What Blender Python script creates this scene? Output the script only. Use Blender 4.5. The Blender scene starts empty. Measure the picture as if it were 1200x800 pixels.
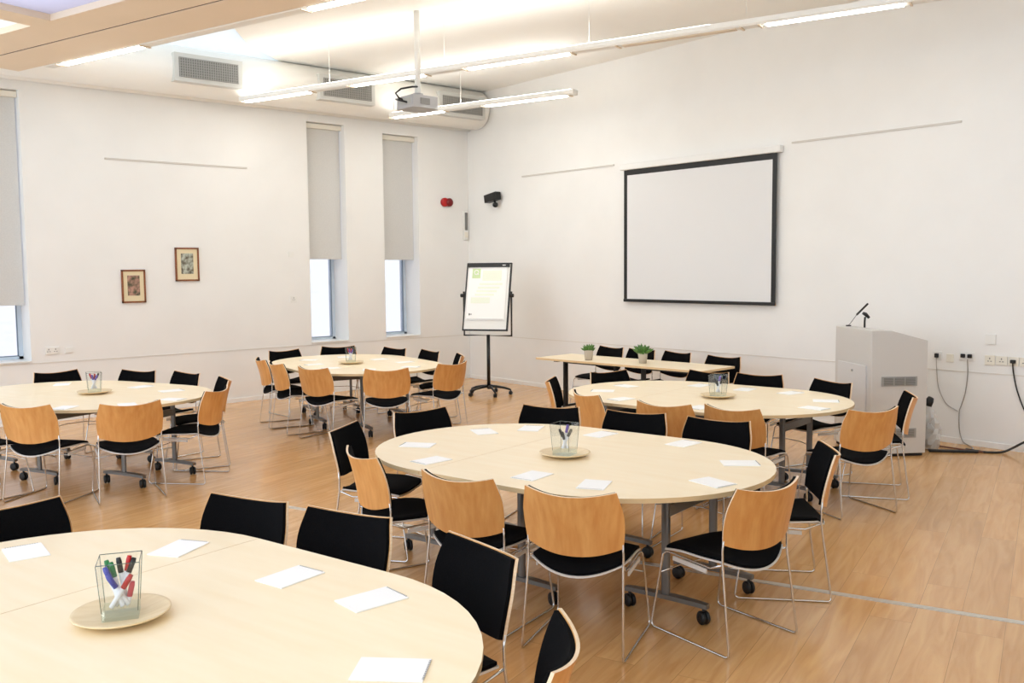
import bpy, bmesh, math, random
from math import sin, cos, pi, radians as R
from mathutils import Vector as V, Matrix
random.seed(7)
SC = bpy.context.scene
COL = SC.collection

# ------------------------------------------------------------------ materials
def lin(c):
    return tuple(((x / 255) / 12.92 if x / 255 <= 0.04045 else ((x / 255 + 0.055) / 1.055) ** 2.4) for x in c) + (1.0,)

def mat(name, col, rough=0.5, metal=0.0, spec=0.5, **kw):
    m = bpy.data.materials.new(name); m.use_nodes = True
    b = m.node_tree.nodes['Principled BSDF']
    b.inputs['Base Color'].default_value = lin(col)
    b.inputs['Roughness'].default_value = rough
    b.inputs['Metallic'].default_value = metal
    b.inputs['Specular IOR Level'].default_value = spec
    for k, v in kw.items():
        b.inputs[k.replace('_', ' ')].default_value = v
    return m

def noise_mat(name, c1, c2, scale=(1, 1, 1), nscale=5.0, rough=0.5, detail=4, lo=0.35, hi=0.65, bump=0.0, spec=0.5, coord='Object', per_object=0.0):
    m = mat(name, c1, rough, spec=spec)
    nt = m.node_tree; N = nt.nodes; L = nt.links; b = N['Principled BSDF']
    tc = N.new('ShaderNodeTexCoord'); mp = N.new('ShaderNodeMapping'); mp.inputs['Scale'].default_value = scale
    L.new(tc.outputs[coord], mp.inputs['Vector'])
    n = N.new('ShaderNodeTexNoise'); n.inputs['Scale'].default_value = nscale; n.inputs['Detail'].default_value = detail
    if per_object:
        oi = N.new('ShaderNodeObjectInfo'); ad = N.new('ShaderNodeVectorMath'); ad.operation = 'ADD'
        ml = N.new('ShaderNodeMath'); ml.operation = 'MULTIPLY'; ml.inputs[1].default_value = 37.0
        L.new(oi.outputs['Random'], ml.inputs[0]); L.new(mp.outputs[0], ad.inputs[0]); L.new(ml.outputs[0], ad.inputs[1])
        L.new(ad.outputs[0], n.inputs['Vector'])
    else:
        L.new(mp.outputs[0], n.inputs['Vector'])
    r = N.new('ShaderNodeValToRGB')
    r.color_ramp.elements[0].position = lo; r.color_ramp.elements[0].color = lin(c1)
    r.color_ramp.elements[1].position = hi; r.color_ramp.elements[1].color = lin(c2)
    L.new(n.outputs['Fac'], r.inputs['Fac'])
    if per_object:
        hs = N.new('ShaderNodeHueSaturation'); mr = N.new('ShaderNodeMapRange')
        mr.inputs['To Min'].default_value = 1 - per_object; mr.inputs['To Max'].default_value = 1 + per_object
        L.new(oi.outputs['Random'], mr.inputs['Value']); L.new(mr.outputs[0], hs.inputs['Value'])
        L.new(r.outputs[0], hs.inputs['Color']); L.new(hs.outputs[0], b.inputs['Base Color'])
    else:
        L.new(r.outputs[0], b.inputs['Base Color'])
    if bump:
        bp = N.new('ShaderNodeBump'); bp.inputs['Strength'].default_value = bump; bp.inputs['Distance'].default_value = 0.002
        L.new(n.outputs['Fac'], bp.inputs['Height']); L.new(bp.outputs[0], b.inputs['Normal'])
    return m

def emit(name, col, strength):
    m = bpy.data.materials.new(name); m.use_nodes = True
    nt = m.node_tree; nt.nodes.clear()
    e = nt.nodes.new('ShaderNodeEmission'); o = nt.nodes.new('ShaderNodeOutputMaterial')
    e.inputs[0].default_value = lin(col); e.inputs[1].default_value = strength
    nt.links.new(e.outputs[0], o.inputs[0]); return m

def glass(name, tint=(240, 248, 246), op=0.12, rough=0.02):
    m = bpy.data.materials.new(name); m.use_nodes = True
    nt = m.node_tree; N = nt.nodes; N.clear()
    t = N.new('ShaderNodeBsdfTransparent'); t.inputs[0].default_value = lin(tint)
    g = N.new('ShaderNodeBsdfGlossy'); g.inputs['Roughness'].default_value = rough
    lw = N.new('ShaderNodeLayerWeight'); lw.inputs[0].default_value = 0.35
    mr = N.new('ShaderNodeMapRange'); mr.inputs['To Min'].default_value = op * 0.3; mr.inputs['To Max'].default_value = min(0.9, op * 2.5)
    nt.links.new(lw.outputs['Fresnel'], mr.inputs['Value'])
    mx = N.new('ShaderNodeMixShader'); o = N.new('ShaderNodeOutputMaterial')
    nt.links.new(mr.outputs[0], mx.inputs[0]); nt.links.new(t.outputs[0], mx.inputs[1]); nt.links.new(g.outputs[0], mx.inputs[2])
    nt.links.new(mx.outputs[0], o.inputs[0]); return m

M = {}
M['wall'] = noise_mat('white wall paint', (235, 235, 233), (238, 238, 236), nscale=1.5, rough=0.75, spec=0.2)
M['ceil'] = noise_mat('white ceiling paint', (244, 244, 241), (247, 247, 244), nscale=1.0, rough=0.8, spec=0.2)
M['raft'] = noise_mat('bounce-tinted soffit panel', (232, 218, 198), (236, 222, 203), nscale=1.0, rough=0.7, spec=0.2)  # white paint with the floor's warm bounce put into its colour
M['ventbox'] = mat('pale grey vent casing', (206, 207, 203), 0.45)
M['duct'] = mat('white duct enamel', (238, 236, 230), 0.45)
M['white'] = mat('white plastic', (234, 234, 230), 0.4)
M['cream'] = mat('cream plastic', (232, 228, 215), 0.4)
M['groove'] = mat('shadow grey trim', (222, 219, 212), 0.6)
M['dark_groove'] = mat('dark gap', (96, 74, 60), 0.8)
M['rail'] = mat('grey picture rail', (206, 202, 195), 0.5)
M['black'] = mat('black plastic', (16, 16, 17), 0.45)
M['blackmetal'] = mat('black powder coat', (18, 18, 19), 0.4)
M['fabric'] = noise_mat('black upholstery', (7, 7, 8), (13, 13, 15), nscale=220, rough=0.95, spec=0.1, bump=0.4)
M['chrome'] = mat('chrome wire', (214, 212, 208), 0.16, 1.0)
M['rim'] = mat('pale grey seat rim', (214, 210, 204), 0.4)
M['silver'] = mat('silver powder coat', (118, 116, 113), 0.40, 0.75)
M['castor'] = mat('black castor rubber', (14, 14, 15), 0.5)
M['plyback'] = noise_mat('beech veneer back', (205, 143, 78), (221, 166, 100), scale=(9, 9, 0.9), nscale=3.2, rough=0.38, detail=6, lo=0.3, hi=0.7, per_object=0.09)
M['plyedge'] = noise_mat('plywood edge', (232, 204, 168), (240, 218, 188), scale=(1, 1, 30), nscale=6, rough=0.5)
M['top'] = noise_mat('maple laminate', (247, 228, 191), (251, 236, 205), scale=(0.8, 6, 6), nscale=2.5, rough=0.34, detail=6, lo=0.25, hi=0.75, spec=0.45)
M['topedge'] = mat('maple table edging', (226, 198, 152), 0.45)
M['paper'] = mat('white paper', (250, 250, 248), 0.7, spec=0.2)
M['paperline'] = mat('grey print', (150, 150, 152), 0.7)
M['plate'] = noise_mat('pale wooden plate', (228, 204, 160), (238, 217, 178), scale=(1, 5, 1), nscale=8, rough=0.4)
M['glass'] = glass('clear glass', (253, 254, 254), 0.08)
M['glassbase'] = glass('thick glass base', (246, 251, 249), 0.16, 0.05)
M['glassedge'] = glass('glass edge', (176, 196, 188), 0.4, 0.1)
M['pane'] = glass('window glass', (216, 212, 213), 0.05)
def diffuser(name, col):
    m = bpy.data.materials.new(name); m.use_nodes = True; nt = m.node_tree; N = nt.nodes; N.clear()
    t = N.new('ShaderNodeBsdfTranslucent'); d = N.new('ShaderNodeBsdfDiffuse'); x = N.new('ShaderNodeMixShader'); o = N.new('ShaderNodeOutputMaterial')
    t.inputs[0].default_value = lin(col); d.inputs[0].default_value = lin(col); x.inputs[0].default_value = 0.3
    nt.links.new(t.outputs[0], x.inputs[1]); nt.links.new(d.outputs[0], x.inputs[2]); nt.links.new(x.outputs[0], o.inputs[0]); return m
M['roofpane'] = diffuser('diffusing rooflight sheet', (200, 200, 198))
M['roofpane3'] = diffuser('white diffusing rooflight sheet', (235, 235, 230))
M['roofpane2'] = diffuser('lavender diffusing rooflight sheet', (184, 178, 196))
M['frame'] = mat('pale blue grey window frame', (205, 218, 230), 0.4)
M['framedark'] = mat('window gasket', (120, 135, 150), 0.5)
M['blind'] = noise_mat('grey roller blind cloth', (206, 206, 204), (211, 211, 209), nscale=60, rough=0.8, spec=0.1)
M['lect'] = mat('light grey lectern laminate', (206, 204, 200), 0.45)
M['lectdoor'] = mat('light grey lectern door', (212, 212, 211), 0.42)
M['vent'] = mat('dark grey grille', (118, 118, 116), 0.5)
M['ventlight'] = mat('silver grille frame', (160, 160, 156), 0.45)
M['red'] = mat('red alarm plastic', (176, 14, 20), 0.3)
M['darkred'] = mat('dark red alarm plastic', (120, 8, 14), 0.3)
M['woodframe'] = noise_mat('brown wooden picture frame', (120, 68, 38), (146, 88, 52), scale=(3, 3, 20), nscale=4, rough=0.45)
M['mount'] = mat('cream picture mount', (228, 214, 178), 0.8)
M['print1'] = noise_mat('dark red and green print', (70, 74, 52), (196, 150, 132), nscale=14, rough=0.6, lo=0.38, hi=0.66, coord='Object')
M['print2'] = noise_mat('green and grey print', (92, 84, 70), (196, 204, 190), nscale=16, rough=0.6, lo=0.38, hi=0.66, coord='Object')
M['screen'] = mat('matt white screen cloth', (226, 227, 228), 0.85, spec=0.1)
M['lamp'] = emit('lit fluorescent tube', (255, 252, 245), 17.0)
M['uplamp'] = emit('lit upward diffuser', (255, 252, 245), 8.0)
M['unlit'] = mat('unlit lamp louvre', (222, 206, 184), 0.5)
M['leaf'] = noise_mat('succulent leaf', (52, 98, 40), (96, 140, 62), nscale=12, rough=0.45)
M['pot'] = mat('pale grey glazed pot', (196, 188, 176), 0.25)
M['soil'] = mat('dark soil', (50, 38, 30), 0.9)
M['padgreen'] = mat('pale green print', (206, 226, 176), 0.7)
M['padgreenlight'] = mat('very pale green print', (238, 244, 228), 0.7)
M['cablewhite'] = mat('grey white cable', (206, 204, 200), 0.5)
M['cablebrown'] = mat('brown cable', (120, 70, 48), 0.5)
M['cablegrey'] = mat('grey cable', (158, 154, 149), 0.5)
M['strip'] = mat('brushed aluminium strip', (205, 200, 190), 0.35, 0.6)
M['projgrey'] = mat('silver grey projector case', (160, 160, 162), 0.4)
M['lens'] = mat('dark lens glass', (20, 22, 26), 0.1)
M['bag'] = mat('clear plastic sack', (226, 225, 222), 0.3, Alpha=0.55)
M['bagdark'] = mat('crumpled grey plastic', (140, 138, 134), 0.4)
for nm, c in dict(green=(28, 120, 62), blue=(58, 66, 170), redcap=(186, 26, 30), purple=(112, 84, 176), blackcap=(22, 22, 24), pink=(214, 84, 96)).items():
    M['cap_' + nm] = mat(nm + ' marker plastic', c, 0.35)
M['barrel'] = mat('white marker barrel', (238, 238, 240), 0.35)

# oak floor: planks across the room, procedural
def floor_material(angle):
    m = mat('oak plank floor', (200, 150, 100), 0.3)
    nt = m.node_tree; N = nt.nodes; L = nt.links; b = N['Principled BSDF']
    tc = N.new('ShaderNodeTexCoord'); mp = N.new('ShaderNodeMapping'); mp.inputs['Rotation'].default_value = (0, 0, -angle)
    L.new(tc.outputs['Object'], mp.inputs['Vector'])
    br = N.new('ShaderNodeTexBrick'); br.offset = 0.37; br.inputs['Scale'].default_value = 1.0
    br.inputs['Brick Width'].default_value = 1.9; br.inputs['Row Height'].default_value = 0.215
    br.inputs['Mortar Size'].default_value = 0.0012; br.inputs['Mortar Smooth'].default_value = 0.3
    br.inputs['Color1'].default_value = (0.15, 0.15, 0.15, 1); br.inputs['Color2'].default_value = (0.85, 0.85, 0.85, 1)
    br.inputs['Mortar'].default_value = (0.0, 0.0, 0.0, 1)
    L.new(mp.outputs[0], br.inputs['Vector'])
    sc = N.new('ShaderNodeMapping'); sc.inputs['Scale'].default_value = (1.0, 9.0, 1.0)
    L.new(mp.outputs[0], sc.inputs['Vector'])
    off = N.new('ShaderNodeVectorMath'); off.operation = 'MULTIPLY_ADD'; off.inputs[1].default_value = (7, 13, 5)
    L.new(br.outputs['Color'], off.inputs[0]); L.new(sc.outputs[0], off.inputs[2])
    n = N.new('ShaderNodeTexNoise'); n.inputs['Scale'].default_value = 1.6; n.inputs['Detail'].default_value = 7; n.inputs['Distortion'].default_value = 1.2
    L.new(off.outputs[0], n.inputs['Vector'])
    r = N.new('ShaderNodeValToRGB'); e = r.color_ramp.elements
    e[0].position = 0.3; e[0].color = lin((198, 147, 90)); e[1].position = 0.72; e[1].color = lin((222, 176, 118))
    k = e.new(0.5); k.color = lin((211, 162, 104))
    L.new(n.outputs['Fac'], r.inputs['Fac'])
    hs = N.new('ShaderNodeHueSaturation')
    mr = N.new('ShaderNodeMapRange'); mr.inputs['To Min'].default_value = 0.9; mr.inputs['To Max'].default_value = 1.08
    L.new(br.outputs['Color'], mr.inputs['Value']); L.new(mr.outputs[0], hs.inputs['Value'])
    L.new(r.outputs[0], hs.inputs['Color'])
    mx = N.new('ShaderNodeMix'); mx.data_type = 'RGBA'; mx.blend_type = 'MULTIPLY'; mx.inputs['B'].default_value = (0.55, 0.5, 0.45, 1)
    L.new(br.outputs['Fac'], mx.inputs['Factor']); L.new(hs.outputs[0], mx.inputs['A'])
    L.new(mx.outputs['Result'], b.inputs['Base Color'])
    b.inputs['Roughness'].default_value = 0.24
    b.inputs['Specular IOR Level'].default_value = 0.5
    b.inputs['Coat Weight'].default_value = 0.22; b.inputs['Coat Roughness'].default_value = 0.12
    return m
M['floor'] = floor_material(R(19))

# ------------------------------------------------------------------ mesh builder
class MB:
    def __init__(s): s.v = []; s.f = []
    def add(s, vs, fs, mi=0, sm=False):
        o = len(s.v); s.v += [tuple(x) for x in vs]
        s.f += [([i + o for i in f], mi, sm) for f in fs]; return s
    def box(s, c, d, rz=0, mi=0, mtx=None):
        x, y, z = d[0] / 2, d[1] / 2, d[2] / 2
        P = [V((a, b, e)) for a in (-x, x) for b in (-y, y) for e in (-z, z)]
        m = mtx or Matrix.Rotation(rz, 3, 'Z')
        P = [m @ p + V(c) for p in P]
        return s.add(P, [(0, 1, 3, 2), (4, 6, 7, 5), (0, 4, 5, 1), (2, 3, 7, 6), (0, 2, 6, 4), (1, 5, 7, 3)], mi)
    def bar(s, a, b, w, h, up=(0, 0, 1), mi=0):
        a, b = V(a), V(b); d = (b - a).normalized(); r = d.cross(V(up)).normalized(); u = r.cross(d)
        P = [p + r * (i * w / 2) + u * (j * h / 2) for p in (a, b) for i, j in ((-1, -1), (1, -1), (1, 1), (-1, 1))]
        return s.add(P, [(0, 1, 5, 4), (1, 2, 6, 5), (2, 3, 7, 6), (3, 0, 4, 7), (3, 2, 1, 0), (4, 5, 6, 7)], mi)
    def tube(s, pts, r, n=8, mi=0, closed=False, caps=True):
        pts = [V(p) for p in pts]; k = len(pts); rs = r if isinstance(r, (list, tuple)) else [r] * k
        ref = None; vs = []
        for i, p in enumerate(pts):
            if closed: d = (pts[(i + 1) % k] - pts[i - 1])
            elif i == 0: d = pts[1] - p
            elif i == k - 1: d = p - pts[i - 1]
            else: d = (pts[i + 1] - p).normalized() + (p - pts[i - 1]).normalized()
            d.normalize()
            if ref is None:
                ref = V((0, 0, 1)) if abs(d.z) < .9 else V((1, 0, 0))
            a = (ref - d * ref.dot(d))
            if a.length < 1e-5: a = d.orthogonal()
            a.normalize(); ref = a; b = d.cross(a)
            vs += [p + (a * cos(t) + b * sin(t)) * rs[i] for t in [2 * pi * j / n for j in range(n)]]
        fs = []
        for i in range(k if closed else k - 1):
            for j in range(n):
                A = i * n + j; B = i * n + (j + 1) % n; i2 = (i + 1) % k
                fs.append((A, B, i2 * n + (j + 1) % n, i2 * n + j))
        s.add(vs, fs, mi, True)
        if caps and not closed:
            o = len(s.v) - len(vs)
            s.f.append(([o + j for j in reversed(range(n))], mi, False)); s.f.append(([o + (k - 1) * n + j for j in range(n)], mi, False))
        return s
    def lathe(s, prof, c=(0, 0, 0), n=24, mi=0, sm=True, axis=None):
        vs = []; fs = []; k = len(prof)
        m = axis or Matrix.Identity(3)
        for r, z in prof:
            for j in range(n):
                t = 2 * pi * j / n; vs.append(m @ V((r * cos(t), r * sin(t), z)) + V(c))
        for i in range(k - 1):
            for j in range(n):
                fs.append((i * n + j, i * n + (j + 1) % n, (i + 1) * n + (j + 1) % n, (i + 1) * n + j))
        return s.add(vs, fs, mi, sm)
    def prism(s, poly, z0, z1, mi=0, side=None, sm=False):
        n = len(poly); vs = [(x, y, z0) for x, y in poly] + [(x, y, z1) for x, y in poly]
        s.add(vs, [tuple(reversed(range(n))), tuple(range(n, 2 * n))], mi)
        s.add(vs, [(i, (i + 1) % n, n + (i + 1) % n, n + i) for i in range(n)], mi if side is None else side, sm)
        return s
    def slab(s, F, Bk, nu, nv, mi=0, edge=0):
        # closed thin solid between two grids (front F, back Bk) of (nu+1)*(nv+1) points
        W = nu + 1; o2 = W * (nv + 1)
        fs = []; bs = []; es = []
        for j in range(nv):
            for i in range(nu):
                a = j * W + i
                fs.append((a, a + 1, a + W + 1, a + W)); bs.append((o2 + a, o2 + a + W, o2 + a + W + 1, o2 + a + 1))
        loop = [i for i in range(nu)] + [j * W + nu for j in range(nv)] + [nv * W + i for i in range(nu, 0, -1)] + [j * W for j in range(nv, 0, -1)]
        for x, a in enumerate(loop):
            b = loop[(x + 1) % len(loop)]; es.append((b, a, o2 + a, o2 + b))
        vs = list(F) + list(Bk)
        o = len(s.v); s.v += [tuple(p) for p in vs]
        for L_, m_, sm in ((fs, mi, True), (bs, mi, True)):
            s.f += [([i + o for i in f], m_, sm) for f in L_]
        # edges get their own vertices so the shading stays crisp
        o = len(s.v); s.v += [tuple(p) for p in vs]
        s.f += [([i + o for i in f], edge, False) for f in es]
        return s
    def build(s, name, mats, parent=None, loc=(0, 0, 0), rz=0, bevel=0, fix=True):
        me = bpy.data.meshes.new(name)
        me.from_pydata(s.v, [], [f[0] for f in s.f])
        for m in (mats if isinstance(mats, (list, tuple)) else [mats]): me.materials.append(m)
        for p, f in zip(me.polygons, s.f): p.material_index = f[1]; p.use_smooth = f[2]
        if fix:
            bm = bmesh.new(); bm.from_mesh(me); bmesh.ops.recalc_face_normals(bm, faces=bm.faces); bm.to_mesh(me); bm.free()
        o = bpy.data.objects.new(name, me); COL.objects.link(o)
        o.location = loc; o.rotation_euler = (0, 0, rz)
        if parent: o.parent = parent
        if bevel:
            md = o.modifiers.new('bevel', 'BEVEL'); md.width = bevel; md.segments = 2; md.limit_method = 'ANGLE'
        return o

def tag(o, label, cat, group=None):
    o['label'] = label; o['category'] = cat
    if group: o['group'] = group
    return o
def thing(name, label, cat, loc=(0, 0, 0), rz=0, group=None):
    o = bpy.data.objects.new(name, None); COL.objects.link(o); o.empty_display_size = 0.1
    o.location = loc; o.rotation_euler = (0, 0, rz)
    return tag(o, label, cat, group)
def struct(o):
    o['kind'] = 'structure'; return o
def dup(root, loc, rz, label, group=None):
    def rec(src, par):
        for ch in list(src.children):
            c = ch.copy(); COL.objects.link(c); c.parent = par; rec(ch, c)
    r = root.copy(); COL.objects.link(r); r.location = loc; r.rotation_euler = (0, 0, rz); r['label'] = label
    if group: r['group'] = group
    rec(root, r); return r

# ------------------------------------------------------------------ room shell
# wall with the windows: plane y = 0 ; wall with the screen: plane x = 0 ; corner at the origin
CZ = 4.86
XMIN, YMIN = -13.0, -15.5
struct(MB().prism([(XMIN, YMIN), (0.3, YMIN), (0.3, 0.6), (XMIN, 0.6)], -0.1, 0, 0).build('floor', M['floor']))
WIN = [(-7.85, -6.98, 0.775, 4.14), (-3.07, -2.42, 0.785, 4.14), (-1.725, -1.045, 0.795, 4.08)]
w = MB(); x = XMIN
for (a, b, z0, z1) in WIN:
    w.box(((x + a) / 2, 0.3, 2.6), (a - x, 0.6, 5.2)); w.box(((a + b) / 2, 0.3, z0 / 2), (b - a, 0.6, z0)); w.box(((a + b) / 2, 0.3, (z1 + 5.2) / 2), (b - a, 0.6, 5.2 - z1)); x = b
w.box(((x + 0.3) / 2, 0.3, 2.6), (0.3 - x, 0.6, 5.2))
struct(w.build('wall_back', M['wall']))
struct(MB().box((XMIN / 2, YMIN - 0.1, 2.6), (-XMIN + .6, 0.2, 5.2)).build('wall_front', M['wall']))
struct(MB().box((0.15, YMIN / 2, 2.6), (0.3, -YMIN, 5.2)).build('wall_right', M['wall']))

for i, (a, b, z0, z1) in enumerate(WIN):
    fr = MB(); y = 0.46; t = 0.05; fx0, fx1 = a, b
    for (cx, cz, dx, dz) in ((a + t / 2, (z0 + z1) / 2, t, z1 - z0), (b - t / 2, (z0 + z1) / 2, t, z1 - z0), ((a + b) / 2, z0 + t / 2, b - a, t), ((a + b) / 2, z1 - t / 2, b - a, t)):
        fr.box((cx, y, cz), (dx, 0.09, dz))
    g = 0.012; a2, b2, z2, z3 = a + t, b - t, z0 + t, z1 - t
    for (cx, cz, dx, dz) in ((a2 + g / 2, (z2 + z3) / 2, g, z3 - z2), (b2 - g / 2, (z2 + z3) / 2, g, z3 - z2), ((a2 + b2) / 2, z2 + g / 2, b2 - a2, g)):
        fr.box((cx, y - 0.03, cz), (dx, 0.02, dz), mi=1)
    f = struct(fr.build('window_%d' % (i + 1), [M['frame'], M['framedark']]))
    MB().box(((a + b) / 2, y, (z0 + z1) / 2), (b - a - 2 * t, 0.012, z1 - z0 - 2 * t)).build('window_pane', M['pane'], f)
    MB().box(((a + b) / 2, 0.2, z0 + 0.008), (b - a - 0.002, 0.44, 0.014)).build('window_sill', M['white'], f)
names = ['grey roller blind on the window at the left photo edge, beside two pictures', 'grey roller blind in the tall window right of the pictures, above the far oval table',
         'grey roller blind in the tall window nearest the room corner and red alarm']
for i, (a, b, z0, z1) in enumerate(WIN):
    zb = (1.49, 2.07, 2.06)[i]; zt = z1 - 0.08; y = 0.14
    t = thing('roller_blind', names[i], 'blind', ((a + b) / 2, y, zb), 0, 'grey roller blinds')
    hw = (b - a) / 2 - 0.02
    MB().box((0, 0, (zt - zb) / 2), (2 * hw, 0.004, zt - zb)).build('blind_cloth', M['blind'], t)
    MB().box((0, 0, 0.012), (2 * hw, 0.014, 0.026)).build('bottom_bar', M['blind'], t)
    MB().box((0, -0.01, zt - zb + 0.035), (2 * hw + 0.03, 0.09, 0.07)).build('headrail', M['cream'], t)

# trims: dado groove lines and picture rails
def trim(n, c, d, m): return struct(MB().box(c, d).build('trim_%d' % n, m))
trim(1, (XMIN / 2, -0.003, 0.757), (-XMIN, 0.006, 0.012), M['groove'])
trim(2, (-0.003, YMIN / 2, 0.772), (0.006, -YMIN, 0.012), M['groove'])
trim(3, (-0.006, -2.43, 3.375), (0.012, 2.02, 0.022), M['rail'])
trim(4, (-0.006, -7.35, 3.375), (0.012, 2.0, 0.022), M['rail'])
trim(5, (-5.02, -0.006, 3.375), (1.96, 0.012, 0.022), M['rail'])
struct(MB().box((XMIN / 2, -0.008, 0.03), (-XMIN, 0.016, 0.06)).build('baseboard_back', M['wall']))
struct(MB().box((-0.008, YMIN / 2, 0.03), (0.016, -YMIN, 0.06)).build('baseboard_right', M['wall']))
a = V((-6.75, -5.37, 0.0)); b = V((-4.2, -12.36, 0.0))
struct(MB().bar(a + V((0, 0, .002)), b + V((0, 0, .002)), 0.045, 0.006).build('trim_6', M['strip']))

# ------------------------------------------------------------------ ceiling with skylight openings, the near one added
D = V((-0.284, 0.959, 0)); Nn = V((0.959, 0.284, 0))
def nd(n, t, z=0): return Nn * n + D * t + V((0, 0, z))
c = MB()
def quad(b, pts, z0, z1):
    if z1 > z0: b.prism([(p[0], p[1]) for p in pts], z0, z1)
    else: b.add([(p[0], p[1], z0) for p in pts], [tuple(range(len(pts)))])
E0 = V((-3.45, -0.20, 0)); Em = V((-4.5, -1.12, 0)); E1 = V((-5.6, -2.6, 0))
RT = nd(-7.09, -1.6)          # rooflight between the duct and the soffit ends here
quad(c, [(0.3, 0.6), (E0.x, 0.6), E0, Em, E1, RT, nd(-7.09, -7.6), (0.3, -9.28)], CZ, CZ + 0.16)
quad(c, [(-2.2, -9.28), (0.3, -9.28), (0.3, -16), (-2.2, -16)], CZ, CZ + 0.16)  # gap left of this strip: unseen opening added to light the near tables
quad(c, [nd(-7.09, 4), nd(-8.08, 4), nd(-8.08, -16), nd(-7.09, -16)], CZ - 0.3, CZ - 0.2)
quad(c, [nd(-8.08, -5.5), nd(-14, -5.5), nd(-14, -16), nd(-8.08, -16)], CZ, CZ + 0.16)
ceil = struct(c.build('ceiling', M['ceil']))
pb = MB(); quad(pb, [(-8.6, 0.3), (E0.x, 0.3), E0, Em, E1, RT, nd(-7.09, 1.3)], CZ + 0.01, CZ + 0.01 + 0.0); pb.build('rooflight_pane', M['roofpane'], ceil)
pb = MB(); quad(pb, [nd(-8.08, -0.9), nd(-14, -0.9), nd(-14, -5.5), nd(-8.08, -5.5)], 4.26, 4.26 + 0.0); pb.build('rooflight_pane', M['roofpane2'], ceil)
pb = MB(); quad(pb, [nd(-8.08, -0.9), nd(-14, -0.9), nd(-14, 6), nd(-8.08, 3)], 4.26, 4.26 + 0.0); pb.build('rooflight_pane', M['roofpane3'], ceil)

# ------------------------------------------------------------------ white soffit raft, warm bounce painted in
L0, L1 = 1.25, -9.0
r = thing('ceiling_raft', 'wide dropped ceiling soffit with warm bounce painted in, running above the left tables', 'ceiling panel', nd(-7.55, 0, 4.2), 0)
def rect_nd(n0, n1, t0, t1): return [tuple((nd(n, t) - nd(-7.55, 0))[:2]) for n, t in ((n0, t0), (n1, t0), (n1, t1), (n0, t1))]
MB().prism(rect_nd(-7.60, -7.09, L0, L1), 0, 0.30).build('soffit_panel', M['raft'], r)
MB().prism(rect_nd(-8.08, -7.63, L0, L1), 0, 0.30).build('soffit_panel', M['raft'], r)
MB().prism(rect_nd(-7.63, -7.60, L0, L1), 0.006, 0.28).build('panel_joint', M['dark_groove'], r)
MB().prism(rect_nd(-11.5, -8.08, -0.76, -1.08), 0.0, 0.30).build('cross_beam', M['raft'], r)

# duct along the window wall
d = thing('air_duct', 'white round air duct along the top of the window wall', 'air duct', (-4.3, -0.36, 4.55))
ax = Matrix(((0, 0, 1), (0, 1, 0), (-1, 0, 0)))
MB().lathe([(0.001, -5.0), (0.315, -5.0), (0.315, 4.22), (0.30, 4.26), (0.27, 4.285), (0.001, 4.285)], n=40, axis=ax).build('duct_tube', M['duct'], d)
MB().tube([(-5, 0.30, -0.245), (4.29, 0.30, -0.245)], 0.062, 16).build('wall_pipe', M['duct'], d)
for xc in (-4.855, -2.77, -0.655):
    f = MB().box((xc + 4.3, -0.20, -0.025), (0.92, 0.34, 0.36)).build('vent_box', M['ventbox'], d)
    g = MB().box((0, 0, 0), (0.80, 0.012, 0.25))
    for k in range(26): g.box((-0.39 + k * 0.0312, -0.008, 0), (0.012, 0.012, 0.25), mi=1)
    for k in range(8): g.box((0, -0.006, -0.115 + k * 0.033), (0.8, 0.010, 0.008), mi=1)
    g.build('vent_grille', [M['vent'], M['ventlight']], f, (xc + 4.3, -0.372, -0.025))

# suspended linear lights
def linear_light(label, p0, p1, lamps, zz=4.2, wires=(), group='suspended linear ceiling lights'):
    p0, p1 = V(p0), V(p1); d = p1 - p0; ln = d.length; rz = math.atan2(d.y, d.x)
    t = thing('linear_light', label, 'ceiling light', (p0.x, p0.y, zz), rz, group)
    w_, h_ = 0.135, 0.065
    hb = MB(); prof = [(-w_ / 2, 0.02), (-w_ / 2 + .012, 0), (w_ / 2 - .012, 0), (w_ / 2, 0.02), (w_ / 2, h_), (-w_ / 2, h_)]
    n = len(prof); vs = [(0, y, z) for y, z in prof] + [(ln, y, z) for y, z in prof]
    hb.add(vs, [tuple(reversed(range(n))), tuple(range(n, 2 * n))] + [(i, (i + 1) % n, n + (i + 1) % n, n + i) for i in range(n)])
    hb.build('light_housing', M['white'], t)
    for (a, b, on) in lamps:
        MB().box(((a + b) / 2, 0, -0.004), (b - a, 0.075, 0.012)).build('lamp_diffuser', M['lamp'] if on else M['unlit'], t)
        for e in (a - 0.06, b + 0.06):
            MB().box((e, 0, -0.006), (0.02, w_ * 0.98, 0.012)).build('joint_strap', M['unlit'], t)
    ul = min(ln - 0.1, 6.6)
    MB().box((ul / 2 + 0.05, 0, h_ + 0.004), (ul, 0.09, 0.008)).build('up_diffuser', M['uplamp'], t)
    for s_ in wires:
        MB().tube([(s_, 0, h_), (s_, 0, CZ - zz)], 0.003, 6).build('hanging_wire', M['white'], t)
    return t
linear_light('long suspended light run across the middle of the ceiling behind the projector pole', (-4.33, -0.56), (-1.45, -9.55),
             [(0.08, 1.25, 1), (2.0, 3.1, 1), (3.75, 5.05, 1), (5.7, 6.9, 0), (7.2, 8.42, 1)], wires=(1.6, 3.4, 5.3, 7.0))
linear_light('short suspended light nearest the screen wall, with free right end', (-2.0, -0.70), (-1.10, -3.76), [(0.06, 0.98, 1), (1.75, 3.05, 1)], wires=(1.3,))
linear_light('suspended light fixed along the edge of the dropped soffit', nd(-7.00, 0.78), nd(-7.00, -8.5), [(0.3, 1.68, 1), (4.1, 5.4, 1), (6.4, 7.6, 1)])

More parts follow.
